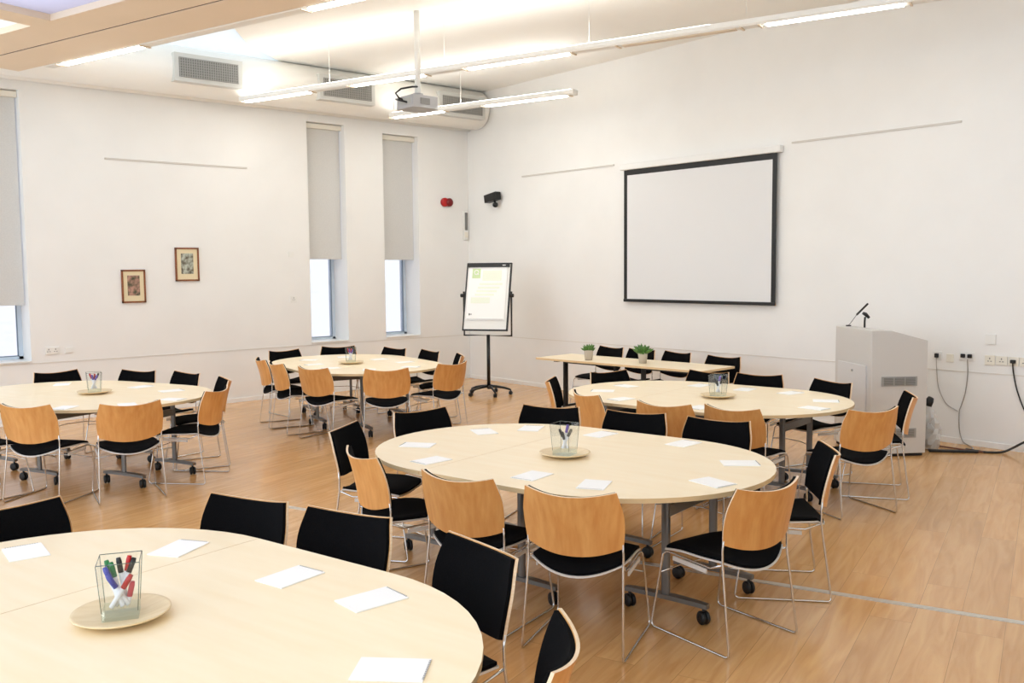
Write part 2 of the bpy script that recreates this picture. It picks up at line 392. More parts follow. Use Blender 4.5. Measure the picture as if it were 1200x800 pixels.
# projector on its pole
p = thing('projector', 'grey projector hanging from the ceiling on a white pole', 'projector', (-3.62, -3.72, 3.74))
bx = MB(); poly = []
for (cx, cy, a0) in ((0.13, 0.11, 0), (-0.17, 0.15, 90), (-0.17, -0.15, 180), (0.13, -0.11, 270)):
    rr = 0.06 if cx > 0 else 0.02
    for k in range(5): t = R(a0 + k * 22.5); poly.append((cx + rr * cos(t), cy + rr * sin(t)))
bx.prism(poly, 0, 0.14, sm=False); bx.build('case', M['projgrey'], p, bevel=0.008)
MB().box((-0.02, -0.172, 0.075), (0.13, 0.006, 0.07)).build('side_vent', M['vent'], p)
MB().box((-0.192, -0.02, 0.08), (0.006, 0.2, 0.07)).build('rear_panel', M['ventlight'], p)
MB().lathe([(0.04, 0), (0.04, 0.03), (0.034, 0.03), (0.03, 0.02), (0, 0.02)], n=20, axis=ax, c=(0.19, 0.05, 0.07)).build('projector_lens', M['lens'], p)
MB().tube([(0, 0, 0.14), (0, 0, CZ - 3.74)], 0.035, 14).build('ceiling_pole', M['white'], p)
MB().lathe([(0.001, 0.185), (0.06, 0.185), (0.06, 0.14), (0.001, 0.14)], n=18).build('mount_bracket', M['projgrey'], p)
MB().tube([(-0.02, -0.02, 0.26), (-0.10, -0.03, 0.25), (-0.22, 0.02, 0.22), (-0.27, 0.06, 0.17), (-0.23, 0.05, 0.12), (-0.19, 0.03, 0.10)], 0.011, 8).build('signal_cable', M['black'], p)
MB().tube([(-0.19, 0.08, 0.10), (-0.24, 0.10, 0.11), (-0.24, 0.02, 0.09), (-0.19, -0.06, 0.06)], 0.011, 8).build('signal_cable', M['black'], p)
MB().tube([(-0.25, 0.12, 0.10), (-0.26, 0.13, -0.05), (-0.255, 0.13, -0.13)], 0.006, 8).build('hanging_lead', M['white'], p)

# projection screen on the wall
s = thing('projection_screen', 'white projection screen with black border on the right wall', 'projection screen', (-0.053, -4.93, 1.42))
W_, H_ = 2.50, 1.85
MB().box((0, 0, H_ / 2), (0.006, W_ - 0.10, H_ - 0.06)).build('screen_cloth', M['screen'], s)
for sy in (-1, 1): MB().box((-0.001, sy * (W_ / 2 - 0.03), H_ / 2), (0.008, 0.06, H_)).build('side_border', M['black'], s)
MB().box((-0.001, 0, H_ - 0.035), (0.0085, W_ - 0.12, 0.075)).build('top_border', M['black'], s)
MB().box((-0.004, 0, 0.012), (0.03, W_, 0.042)).build('bottom_bar', M['blackmetal'], s, bevel=0.006)
MB().box((0.005, 0, H_ + 0.045), (0.09, W_ + 0.12, 0.085)).build('screen_housing', M['wall'], s, bevel=0.012)

# ------------------------------------------------------------------ stacking chair
def make_chair(label, group):
    root = thing('stacking_chair', label, 'chair', (0, 0, 0), 0, group)
    # backrest shell
    def P(u, t, off=0.0, su=1.0):
        wv = (0.241 + 0.012 * sin(pi * min(1, t * 1.05)) - 0.014 * max(0, t - 0.6) / 0.4)
        zb = 0.503 + 0.046 * abs(u) ** 2.2; zt = 0.808 + 0.027 * u * u
        z = zb + (zt - zb) * t
        yc = -0.200 - 0.024 * t - 0.048 * t * t
        sag = 0.060
        y = yc - sag * (1 - u * u)
        n = V((-2 * sag * u / wv, 1.0, 0.13)); n.normalize()
        return V((wv * u * su, y, z)) + n * off
    nu, nv = 16, 9
    us = [-1 + 2 * i / nu for i in range(nu + 1)]; ts = [j / nv for j in range(nv + 1)]
    F = [P(u, t, 0.0) for t in ts for u in us]; B = [P(u, t, -0.011) for t in ts for u in us]
    MB().slab(F, B, nu, nv, 0, 1).build('backrest', [M['plyback'], M['plyedge']], root)
    ts2 = [0.015 + 0.97 * t for t in ts]
    F = [P(u * 0.982, t, 0.015 if 0 < t < 1 else 0.009) for t in ts2 for u in us]; B = [P(u * 0.982, t, 0.0005) for t in ts2 for u in us]
    MB().slab(F, B, nu, nv).build('back_pad', M['fabric'], root)
    # seat
    def S(u, v, dz=0.0, k=1.0):
        yr = -0.262 + 0.074 * u * u; yf = 0.232 - 0.030 * u * u * u * u
        y = yr + (yf - yr) * v
        ws = 0.233 + 0.006 * sin(pi * v) - 0.010 * v
        z0 = 0.392 + 0.040 * min(1, v * 1.5) - 0.012 * max(0, v - 0.85) / 0.15
        cz = 0.058 * max(0, 1 - v * 1.15) ** 1.3
        return V((ws * u * k, -0.015 + (y + 0.015) * k, z0 + cz * u * u + dz))
    vs_ = [j / 10 for j in range(11)]
    F = [S(u, v, 0.010) for v in vs_ for u in us]; B = [S(u, v, 0.0) for v in vs_ for u in us]
    MB().slab(F, B, nu, 10).build('seat_shell', M['rim'], root)
    F = [S(u, v, (0.040 - 0.012 * v) if (abs(u) < .95 and 0.02 < v < 0.98) else 0.024, 0.975) for v in vs_ for u in us]; B = [S(u, v, 0.0105, 0.975) for v in vs_ for u in us]
    MB().slab(F, B, nu, 10).build('seat_pad', M['fabric'], root)
    # chrome wire sled frames
    for sx in (-1, 1):
        r = 0.0058
        pts = [(0.241, -0.214, 0.610), (0.243, -0.204, 0.52), (0.243, -0.206, 0.44), (0.258, -0.262, 0.03), (0.259, -0.260, 0.014), (0.259, -0.245, r),
               (0.256, 0.245, r), (0.256, 0.262, 0.014), (0.255, 0.265, 0.03), (0.232, 0.205, 0.400), (0.228, 0.190, 0.415), (0.222, 0.170, 0.417), (0.230, -0.12, 0.408), (0.242, -0.200, 0.444)]
        MB().tube([(sx * a, b, c_) for a, b, c_ in pts], r, 8).build('sled_leg', M['chrome'], root)
        MB().bar((sx * 0.236, 0.13, 0.398), (sx * 0.240, -0.10, 0.390), 0.008, 0.022).build('linking_bracket', M['rim'], root)
    MB().tube([(-0.238, 0.222, 0.30), (-0.10, 0.205, 0.318), (0.10, 0.205, 0.318), (0.238, 0.222, 0.30)], 0.0045, 6).build('cross_wire', M['chrome'], root)
    return root

CH = {
1: [(-8.894, -8.307, -82), (-8.306, -8.750, -156), (-8.097, -9.277, -159), (-7.987, -9.928, 176), (-8.305, -10.594, 134)],
2: [(-6.558, -7.435, -54), (-6.821, -8.111, -10), (-6.776, -8.833, 16), (-6.595, -9.415, 27), (-6.012, -9.825, 85), (-5.215, -9.620, 131), (-4.906, -8.830, -165), (-5.062, -8.239, -159), (-5.311, -7.626, -153), (-5.922, -7.231, -93)],
3: [(-3.696, -6.453, -50), (-4.049, -7.213, -17), (-4.038, -7.917, 15), (-3.828, -8.445, 8), (-3.315, -8.990, 70), (-2.640, -8.840, 123), (-2.371, -8.093, 166), (-2.375, -7.449, -163), (-2.530, -6.891, -174), (-3.015, -6.400, -100)],
4: [(-7.145, -2.190, -82), (-6.735, -2.612, -151), (-6.458, -3.122, -168), (-6.415, -3.850, 167), (-6.705, -4.405, 133), (-7.345, -4.690, 80), (-7.850, -4.305, 39), (-8.265, -3.880, 18)],
5: [(-4.157, -1.550, -86), (-3.463, -1.507, -117), (-3.192, -2.105, -173), (-3.095, -2.746, 175), (-3.170, -3.400, 148), (-3.615, -3.982, 98), (-4.330, -4.030, 59), (-4.715, -3.490, 16), (-4.758, -2.817, -7), (-4.680, -2.280, -14)],
6: [(-1.037, -4.086, 177), (-1.063, -4.658, 178), (-1.027, -5.207, 174), (-1.098, -6.008, -177)],
}
TN = {1: 'front left oval table', 2: 'middle oval table', 3: 'oval table beside the lectern', 4: 'left oval table below the pictures', 5: 'far oval table near the flipchart', 6: 'straight table under the screen'}
CL = {
1: ['black backed chair far left at the front left oval table, cut by photo edge', 'black backed chair behind the front left oval table, facing its marker vase',
    'black backed chair behind the front left oval table, nearest the small wooden backed chair', 'black backed chair standing tall at the right end of the front left oval table',
    'chair at the bottom photo edge, seen side on with a curved wooden rim'],
2: ['black padded chair at the left end of the middle oval table, turned toward the right', 'small wooden backed chair at the left end of the middle oval table',
    'wooden backed chair at the middle oval table, behind the tall black one in front', 'wooden backed chair at the middle oval table, square on, nearest the camera below the vase',
    'angled wooden backed chair at the near right of the middle oval table', 'black padded chair with wooden back at the right end of the middle oval table',
    'black backed chair on the far side of the middle oval table, farthest right', 'black backed chair behind the middle oval table, just right of the glass vase',
    'black backed chair behind the middle oval table, straight behind the glass vase', 'black backed chair on the far side of the middle oval table, farthest left'],
3: ['chair seen edge on at the left end of the oval table beside the lectern', 'pale wooden backed chair at the near left of the oval table beside the lectern',
    'wooden backed chair at the lectern table, near side, partly behind two black backs', 'orange wooden backed chair at the lectern table, right of the other partly hidden wooden back',
    'wooden backed chair at the right end of the lectern table, in front of the lectern', 'chair seen edge on against the lectern side panel, black front and wooden back',
    'black backed chair immediately left of the lectern door', 'black backed chair behind the lectern table, right of its glass vase',
    'black backed chair half hidden behind the glass vase of the lectern table', 'black backed chair behind the lectern table, farthest left, near the straight table'],
4: ['black backed chair at the left window, behind the left oval table', 'black backed chair behind the left oval table, just right of its vase, under the pictures',
    'black backed chair behind the left oval table, second from its right end', 'black backed chair at the right end of the left oval table, mostly hidden',
    'wooden backed chair turned sideways at the right end of the left oval table', 'wooden backed chair centred on the near side of the left oval table',
    'wooden backed chair at the left oval table, fully seen, close to the left photo edge', 'wooden backed chair cut off by the left photo edge at the left oval table'],
5: ['black backed chair at the far left behind the far oval table', 'black backed chair below the middle window, behind the vase of the far oval table',
    'black backed chair below the corner window, behind the far oval table', 'black backed chair behind the far oval table, second from its right end',
    'black padded chair at the right end of the far oval table, half hidden', 'wooden backed chair at the near right of the far oval table, close to the flipchart',
    'wooden backed chair centred on the near side of the far oval table', 'orange wooden backed chair at the far oval table, third from the left',
    'narrow wooden backed chair at the far oval table, second from the left', 'narrow wooden backed chair farthest left at the far oval table, nearest the window wall'],
6: ['black chair at the left end of the straight tables under the screen', 'black chair behind the larger potted plant on the straight tables',
    'black chair third from the left behind the straight tables under the screen', 'black chair at the right end of the straight tables under the screen'],
}
GR = {k: 'chairs around the ' + TN[k] for k in TN}
proto = None
for k in CH:
    for (x, y, a), lab in zip(CH[k], CL[k]):
        rz = R(a - 90)
        if proto is None:
            proto = make_chair(lab, GR[k]); proto.location = (x, y, 0); proto.rotation_euler = (0, 0, rz)
        else:
            dup(proto, (x, y, 0), rz, lab, GR[k])

# ------------------------------------------------------------------ oval tables : two D ends and a straight middle section
TR, TH = 0.89, 0.40
def arc(cx, a0, a1, n=28): return [(cx + TR * cos(a0 + (a1 - a0) * i / n), TR * sin(a0 + (a1 - a0) * i / n)) for i in range(n + 1)]
def castor(parent, x, y):
    m = MB(); ay = Matrix(((1, 0, 0), (0, 0, -1), (0, 1, 0)))
    for s_ in (-1, 1): m.lathe([(0.001, -0.010), (0.032, -0.010), (0.037, -0.004), (0.037, 0.004), (0.032, 0.010), (0.001, 0.010)], (0, s_ * 0.013, 0.037), 18, axis=ay)
    m.box((0, 0, 0.05), (0.03, 0.05, 0.03)); m.tube([(0, 0, 0.05), (0, 0, 0.095)], 0.009, 8)
    return m.build('castor', M['castor'], parent, (x, y, 0), random.uniform(-.6, .6))
def make_oval(label):
    t = thing('oval_table', label, 'table', (0, 0, 0), 0, 'oval meeting tables')
    z0, z1 = 0.715, 0.74
    g = 0.0015
    for poly in (arc(TH + g, -pi / 2, pi / 2), arc(-TH, pi / 2, 3 * pi / 2) + [(TH - g, -TR), (TH - g, TR)]):
        MB().prism(poly, z0, z1, 0, 1, sm=False).build('tabletop', [M['top'], M['topedge']], t, bevel=0.0025)
    for ax_, ac in ((0.86, 0.29), (-0.06, 0.53), (-0.86, 0.29)):
        MB().box((ax_, 0, 0.575), (0.035, 2 * ac, 0.06)).build('under_beam', M['silver'], t)
        for s_ in (-1, 1):
            m = MB()
            prof = [(0.026 * cos(q) * (1.0), 0.016 * sin(q)) for q in [2 * pi * i / 16 for i in range(16)]]
            m.prism([(ax_ + y_ * 1.0, s_ * ac + x_) for x_, y_ in [(b_ * 1.0, a_) for a_, b_ in prof]], 0.115, z0, sm=True)
            m.box((ax_, s_ * ac, 0.70), (0.22, 0.06, 0.028))
            m.add(*foot(ax_, s_ * ac))
            lg = m.build('leg', M['silver'], t)
            for e in (-0.225, 0.225): castor(lg, ax_ + e, s_ * ac)
    return t
def foot(cx, cy):
    # low arched foot bar along x
    xs = [-0.25, -0.2, -0.08, 0.08, 0.2, 0.25]; hh = [0.100, 0.104, 0.108, 0.108, 0.104, 0.100]; hw = [0.018, 0.022, 0.026, 0.026, 0.022, 0.018]
    vs = []
    for x_, h_, w_ in zip(xs, hh, hw): vs += [(cx + x_, cy - w_, h_ - 0.012), (cx + x_, cy + w_, h_ - 0.012), (cx + x_, cy + w_, h_ + 0.012), (cx + x_, cy - w_, h_ + 0.012)]
    fs = [(3, 2, 1, 0), (20, 21, 22, 23)]
    for i in range(5):
        for j in range(4): fs.append((i * 4 + j, i * 4 + (j + 1) % 4, i * 4 + 4 + (j + 1) % 4, i * 4 + 4 + j))
    return vs, fs
TB = {1: (-8.955, -9.585, 102.8), 2: (-5.955, -8.585, 101.5), 3: (-3.235, -7.555, 100), 4: (-7.325, -3.390, 113), 5: (-3.945, -2.735, 82)}
TL = {1: 'pale maple oval table filling the front left corner, cropped by the photo edge', 2: 'pale maple oval table in the middle of the room on silver legs',
      3: 'pale maple oval table beside the grey lectern', 4: 'pale maple oval table at the left below the framed pictures', 5: 'pale maple oval table at the back near the windows and flipchart'}
tp = None
for k in TB:
    x, y, a = TB[k]
    if tp is None: tp = make_oval(TL[k]); tp.location = (x, y, 0); tp.rotation_euler = (0, 0, R(a))
    else: dup(tp, (x, y, 0), R(a), TL[k])

# straight tables under the screen
def make_straight(label):
    t = thing('straight_table', label, 'table', (0, 0, 0), 0, 'straight tables under the screen')
    MB().prism([(-0.63, -0.35), (0.63, -0.35), (0.63, 0.35), (-0.63, 0.35)], 0.715, 0.74, 0, 1).build('tabletop', [M['top'], M['topedge']], t, bevel=0.003)
    MB().box((0, 0, 0.68), (0.86, 0.04, 0.05)).build('under_beam', M['blackmetal'], t)
    for s_ in (-1, 1):
        m = MB().box((s_ * 0.42, 0, 0.41), (0.035, 0.06, 0.61)).box((s_ * 0.42, 0, 0.70), (0.06, 0.4, 0.03))
        m.box((s_ * 0.42, 0, 0.092), (0.04, 0.52, 0.028))
        lg = m.build('leg', M['blackmetal'], t)
        for e in (-0.24, 0.24): castor(lg, s_ * 0.42, e)
    return t
ang = math.atan2(-2.5, 0.20)
uax = V((cos(ang), sin(ang), 0))
ctr = V((-1.44, -5.04, 0))
p1 = ctr - uax * 0.632; p2 = ctr + uax * 0.632
st = make_straight('straight maple table under the screen, left half carrying both potted plants'); st.location = p1; st.rotation_euler = (0, 0, ang)
dup(st, p2, ang, 'straight maple table under the screen, right half ending by the lectern table')

# ------------------------------------------------------------------ notepads
def notepad(x, y, rz, label, group, clip=True):
    t = thing('notepad', label, 'notepad', (x, y, 0.7405), rz, group)
    MB().box((0, 0, 0.002), (0.148, 0.21, 0.004)).build('paper_sheets', M['paper'], t)
    m = MB()
    for k in range(14): m.box((-0.06 + k * 0.0092, 0.1035, 0.0048), (0.004, 0.005, 0.0012))
    m.build('spiral_binding', M['paperline'], t)
    return t
NP = {
1: [(-8.98, -8.54, 'by the chair at the far left'), (-8.49, -8.915, 'straight behind the marker vase'), (-8.31, -9.55, 'right of the vase, second from the right end'),
    (-8.21, -9.96, 'by the right end chair'), (-8.47, -10.48, 'lowest in the photo')],
2: [(-6.47, -7.73, 'at the far left end'), (-6.69, -8.19, 'near left, by the small wooden chair'), (-5.84, -7.64, 'at the back left'), (-5.51, -7.77, 'at the back, left of the vase'), (-5.32, -8.28, 'at the back, right of the vase'),
    (-5.17, -8.88, 'at the back right'), (-5.41, -9.49, 'at the right end'), (-5.92, -9.68, 'near right, by the angled wooden chair'), (-6.42, -9.29, 'near side, by the square-on wooden chair'), (-6.52, -8.91, 'near side, left of the vase front')],
3: [(-3.66, -6.71, 'at the left end'), (-3.24, -6.62, 'at the far left'), (-3.94, -7.20, 'at the near left'), (-3.84, -7.98, 'at the near side middle'), (-2.70, -7.09, 'left of the vase at the back'), (-2.64, -7.57, 'right of the vase at the back'),
    (-2.55, -8.0, 'at the back right'), (-2.78, -8.49, 'at the right end, nearer the lectern'), (-3.21, -8.64, 'at the near right end')],
4: [(-7.27, -2.48, 'left of the vase at the back'), (-6.74, -3.27, 'right of the vase at the back'), (-6.63, -3.8, 'at the far right end'), (-6.85, -4.41, 'at the near right end'), (-7.26, -4.47, 'behind the centre wooden chair'), (-7.72, -4.27, 'behind the near left wooden chair')],
5: [(-4.18, -1.98, 'at the far left'), (-3.66, -1.95, 'behind the vase'), (-3.48, -2.55, 'at the back right'), (-3.45, -3.10, 'at the right end'), (-3.72, -3.62, 'at the near right'), (-4.25, -3.55, 'behind the centre wooden chair'), (-4.48, -3.08, 'by the orange wooden chair'), (-4.42, -2.55, 'at the left end')],
}
pn = None
for k in NP:
    cx, cy, a = TB[k]; u = V((cos(R(a)), sin(R(a))))
    for (x, y, where) in NP[k]:
        v = V((x - cx, y - cy)); al = max(-TH, min(TH, v.dot(u))); q = v - u * al
        rz = math.atan2(q.y, q.x) - pi / 2 + random.uniform(-.12, .12)
        lab = 'notepad on the %s, %s' % (TN[k].replace(' beside the lectern', ' by the lectern').replace(' below the pictures', ''), where)
        g = 'white notepads on the ' + TN[k]
        if pn is None: pn = notepad(x, y, rz, lab, g)
        else: dup(pn, (x, y, 0.7405), rz, lab, g)

# ------------------------------------------------------------------ plates, square glass vases, markers
VZ = 0.742
def make_plate(label):
    return tag(MB().lathe([(0.001, 0.0), (0.075, 0.0), (0.085, 0.004), (0.148, 0.021), (0.156, 0.026), (0.155, 0.030), (0.145, 0.028), (0.08, 0.012), (0.001, 0.011)], n=48).build('plate', M['plate']), label, 'plate', 'round plates under the vases')
def make_vase(label):
    t = thing('glass_vase', label, 'vase', (0, 0, 0), 0, 'square glass vases of markers')
    b, tp_, h, th = 0.056, 0.067, 0.190, 0.004
    m = MB()
    def ring(w_, z): return [(-w_, -w_, z), (w_, -w_, z), (w_, w_, z), (-w_, w_, z)]
    vs = ring(b, 0.028) + ring(tp_, h) + ring(tp_ - th, h) + ring(b - th, 0.028)
    fs = []
    for k in range(3):
        for j in range(4): fs.append((k * 4 + j, k * 4 + (j + 1) % 4, k * 4 + 4 + (j + 1) % 4, k * 4 + 4 + j))
    m.add(vs, fs); m.build('vase_wall', M['glass'], t)
    rim = MB(); rim.tube([(-tp_ + .002, -tp_ + .002, h), (tp_ - .002, -tp_ + .002, h), (tp_ - .002, tp_ - .002, h), (-tp_ + .002, tp_ - .002, h)], 0.0016, 6, closed=True)
    for sx_, sy_ in ((-1, -1), (1, -1), (1, 1), (-1, 1)): rim.tube([(sx_ * (b - .001), sy_ * (b - .001), 0.028), (sx_ * (tp_ - .001), sy_ * (tp_ - .001), h)], 0.0013, 6)
    rim.build('vase_rim', M['glassedge'], t)
    MB().prism([(-b, -b), (b, -b), (b, b), (-b, b)], 0.0, 0.027).build('vase_base', M['glassbase'], t, bevel=0.003)
    return t
def marker(base, tip, cap, label, group):
    # a whiteboard marker from its base to its cap end
    a, b = V(base), V(tip); d = (b - a); ln = d.length; rot = d.to_track_quat('Z', 'Y')
    o = thing('marker', label, 'marker', a, 0, group); o.rotation_mode = 'QUATERNION'; o.rotation_quaternion = rot
    MB().lathe([(0.001, 0), (0.0075, 0), (0.0082, 0.004), (0.0082, ln - 0.045), (0.001, ln - 0.045)], n=12).build('marker_barrel', M['barrel'], o)
    MB().lathe([(0.001, ln - 0.05), (0.0090, ln - 0.05), (0.0090, ln - 0.012), (0.0070, ln), (0.001, ln)], n=12).build('marker_cap', M['cap_' + cap], o)
    return o
VS = {1: (-8.92, -9.55, -22), 2: (-6.01, -8.64, 18), 3: (-3.25, -7.72, 14), 4: (-7.24, -3.47, -12), 5: (-4.03, -2.77, 62)}
pl0 = vs0 = None
MK1 = [((-0.010, 0.030), (-0.046, 0.028), .150, 'green', 'green capped marker, the left one of two in the front left vase'), ((0.0, 0.02), (-0.030, 0.012), .146, 'green', 'green capped marker, the right one of two in the front left vase'),
       ((0.01, -0.030), (-0.050, 0.0), .135, 'blue', 'blue capped marker leaning on the left wall of the front left vase'), ((0.03, -0.015), (-0.040, -0.02), .112, 'blue', 'blue capped marker crossing low in the front left vase'),
       ((0.020, 0.02), (-0.006, 0.03), .155, 'blackcap', 'white barrelled marker with dark tip standing in the middle of the front left vase'), ((0.0, 0.0), (0.032, 0.034), .158, 'redcap', 'red capped marker standing tallest in the front left vase'),
       ((-0.020, -0.02), (0.048, 0.030), .150, 'blackcap', 'black capped marker beside the tall red one in the front left vase'), ((-0.035, -0.034), (0.040, -0.030), .110, 'redcap', 'red capped marker lying diagonally low in the front left vase'),
       ((0.026, -0.005), (0.042, -0.005), .080, 'pink', 'short pink-red marker at the bottom right of the front left vase')]
MK2 = [((0.02, 0.0), (-0.035, 0.0), .125, 'blackcap', 'black capped marker leaning left in the %s'), ((0.01, 0.02), (-0.015, -0.02), .110, 'blackcap', 'black capped marker upright in the %s'),
       ((-0.01, -0.01), (0.020, 0.015), .150, 'purple', 'purple capped marker in the %s'), ((-0.02, 0.01), (0.045, -0.005), .125, 'blackcap', 'black capped marker leaning right in the %s')]
MK4 = [((0.02, 0.0), (-0.040, 0.0), .150, 'redcap', 'red capped marker leaning left in the %s'), ((0.01, 0.02), (-0.020, -0.02), .140, 'purple', 'purple capped marker leaning left in the %s'),
       ((-0.01, -0.01), (0.010, 0.015), .145, 'redcap', 'red capped marker upright in the %s'), ((-0.02, 0.01), (0.045, -0.005), .150, 'blackcap', 'black capped marker leaning right in the %s'),
       ((-0.03, -0.02), (0.030, -0.025), .135, 'purple', 'purple capped marker leaning right in the %s')]
VN = {1: 'front left vase', 2: 'vase on the middle oval table', 3: 'vase on the lectern-side oval table', 4: 'vase on the left oval table below the pictures', 5: 'vase on the far oval table'}
for k in VS:
    x, y, a = VS[k]
    lp = 'round pale wooden plate under the ' + VN[k]
    if pl0 is None: pl0 = make_plate(lp); pl0.location = (x, y, 0.7405)
    else: q = pl0.copy(); COL.objects.link(q); q.location = (x, y, 0.7405); q['label'] = lp
    z = 0.7405 + 0.0125; lv = 'square glass vase holding %s on the %s' % ({1: 'many coloured markers', 2: 'purple and black markers', 3: 'purple and black markers', 4: 'red and purple markers', 5: 'red and purple markers'}[k], TN[k])
    if vs0 is None: vs0 = make_vase(lv); vs0.location = (x, y, z); vs0.rotation_euler = (0, 0, R(a))
    else: dup(vs0, (x, y, z), R(a), lv)
    # directions in camera-facing terms: marker offsets are given along the vase's own sides
    va = {1: -22, 2: -46, 3: -50, 4: -14, 5: -30}[k]; vx = V((cos(R(va)), sin(R(va)), 0)); vy = V((-vx.y, vx.x, 0))
    for (b0, t0, h_, cap, lab) in (MK1 if k == 1 else MK4 if k in (4, 5) else MK2):
        base = V((x, y, z + 0.036)) + vx * b0[0] * .8 + vy * b0[1] * .8; tip = V((x, y, z + 0.03 + h_)) + vx * t0[0] * .92 + vy * t0[1] * .92
        marker(base, tip, cap, lab if k == 1 else lab % VN[k], 'markers in the ' + VN[k])

# ------------------------------------------------------------------ potted plants
def plant(x, y, sc, label):
    t = thing('potted_succulent', label, 'plant', (x, y, 0.7402), random.uniform(0, 3), 'potted plants on the straight tables')
    MB().lathe([(0.001, 0), (0.045, 0), (0.060, 0.125), (0.060, 0.128), (0.054, 0.128), (0.052, 0.11), (0.001, 0.11)], n=24).build('pot', M['pot'], t)
    MB().lathe([(0.001, 0.112), (0.0515, 0.111)], n=20).build('soil', M['soil'], t)
    m = MB()
    for ring, (n, el, ln) in enumerate(((11, 15, .085), (10, 38, .085), (8, 58, .08), (5, 78, .075))):
        for i in range(n):
            az = 2 * pi * i / n + ring * .4 + random.uniform(-.15, .15); e = R(el + random.uniform(-8, 8)); l_ = ln * sc * random.uniform(.85, 1.15)
            dr = V((cos(az) * cos(e), sin(az) * cos(e), sin(e))); base = V((cos(az) * .012, sin(az) * .012, .118))
            m.tube([base, base + dr * l_ * .35, base + dr * l_ * .7 + V((0, 0, .004)), base + dr * l_ + V((0, 0, .010))], [.006, .013 * sc, .012 * sc, .001], 6)
    m.build('leaves', M['leaf'], t)
plant(-1.66, -4.55, 1.0, 'small potted succulent at the left of the straight table under the screen')
plant(-1.47, -5.28, 1.35, 'larger bushy potted succulent on the straight table, right of the small one')

# ------------------------------------------------------------------ lectern
e_ = V((0.824, -0.567, 0)); n_ = V((0.567, 0.824, 0))
l = thing('lectern', 'light grey lectern cabinet with sloping top by the right wall', 'lectern', (-1.36, -8.14, 0), math.atan2(e_.y, e_.x))
# local: x along the vented side panel (0..0.58), y along the door face (0..0.78)
prof = [(0, 0.03), (0.58, 0.03), (0.58, 1.15), (0.20, 1.253), (0.0, 1.258)]
m = MB(); n = len(prof); vs = [(x_, 0, z_) for x_, z_ in prof] + [(x_, 0.78, z_) for x_, z_ in prof]
m.add(vs, [tuple(range(n)), tuple(reversed(range(n, 2 * n)))] + [(i, n + i, n + (i + 1) % n, (i + 1) % n) for i in range(n)])
m.build('cabinet', M['lect'], l, bevel=0.006)
MB().box((0.29, 0.39, 0.016), (0.54, 0.74, 0.03)).build('plinth', M['black'], l)
dr = MB().box((-0.008, 0.39, 0.47), (0.016, 0.60, 0.86)).build('door', M['lectdoor'], l, bevel=0.003)
MB().lathe([(0.001, -0.012), (0.011, -0.012), (0.011, 0), (0.001, 0)], n=14, axis=ax, c=(-0.016, 0.36, 0.83)).build('door_lock', M['ventlight'], dr)
for zc in (0.752, 0.235):
    g = MB().box((0.29, -0.003, zc), (0.37, 0.008, 0.095))
    for k in range(3):
        g.box((0.175 + k * 0.115, -0.008, zc), (0.095, 0.006, 0.07), mi=1)
        for j in range(5): g.box((0.175 + k * 0.115, -0.012, zc - 0.026 + j * 0.013), (0.095, 0.004, 0.004), mi=0)
    g.build('vent_grille', [M['ventlight'], M['vent']], l)
def lw(x_, y_, z_): return V((-1.36, -8.14, 0)) + e_ * x_ + n_ * y_ + V((0, 0, z_))
t = thing('microphone', 'slim black gooseneck microphone leaning over the lectern top', 'microphone', lw(0.10, 0.70, 1.258), 0)
MB().lathe([(0.001, 0), (0.028, 0), (0.026, 0.012), (0.001, 0.014)], n=18).build('microphone_base', M['black'], t)
dd = V((0.759, -0.651, 0))
MB().tube([(0, 0, 0.01)] + [tuple(dd * (0.02 + i * 0.016) + V((0, 0, 0.03 + i * 0.022))) for i in range(5)], 0.004, 8).build('gooseneck', M['vent'], t)
MB().tube([tuple(dd * 0.084 + V((0, 0, 0.118))), tuple(dd * 0.20 + V((0, 0, 0.235)))], 0.011, 10).build('microphone_head', M['black'], t)
t = thing('microphone', 'stubby black upright microphone beside the gooseneck one on the lectern', 'microphone', lw(0.16, 0.47, 1.256), 0)
MB().tube([(0, 0, 0), (0, 0, 0.06), tuple(dd * 0.004 + V((0, 0, 0.11)))], 0.010, 10).build('microphone_stem', M['black'], t)
MB().tube([tuple(dd * -0.02 + V((0, 0, 0.15))), tuple(dd * 0.01 + V((0, 0, 0.135))), tuple(dd * 0.045 + V((0, 0, 0.10)))], [0.014, 0.020, 0.014], 10).build('microphone_head', M['black'], t)

# ------------------------------------------------------------------ flipchart easel
fa = R(-148)   # facing direction of the board (towards the tables)
f = thing('flipchart', 'black wheeled flipchart easel with paper pad in the room corner', 'flipchart', (-1.17, -1.95, 0), fa + pi / 2)
# local: board faces -y
for k in range(5):
    q = 2 * pi * k / 5 + 0.3
    lg = MB(); o_ = V((cos(q), sin(q), 0))
    lg.tube([o_ * 0.03 + V((0, 0, .13)), o_ * 0.12 + V((0, 0, .125)), o_ * 0.24 + V((0, 0, .105)), o_ * 0.33 + V((0, 0, .075))], [.022, .021, .018, .014], 10)
    lo = lg.build('base_leg', M['blackmetal'], f)
    cm = MB(); ay = Matrix(((1, 0, 0), (0, 0, -1), (0, 1, 0)))
    for s_ in (-1, 1): cm.lathe([(0.001, -0.009), (0.027, -0.009), (0.030, -0.004), (0.030, 0.004), (0.027, 0.009), (0.001, 0.009)], (0, s_ * 0.013, 0.030), 16, axis=ay)
    cm.tube([(0, 0, 0.03), (0, 0, 0.08)], 0.010, 8); cm.build('castor', M['castor'], lo, tuple(o_ * 0.33), q)
MB().tube([(0, 0, 0.09), (0, 0, 0.91)], 0.026, 14).build('stand_column', M['blackmetal'], f)
hw = 0.345; zp = 1.50; yo = -0.02
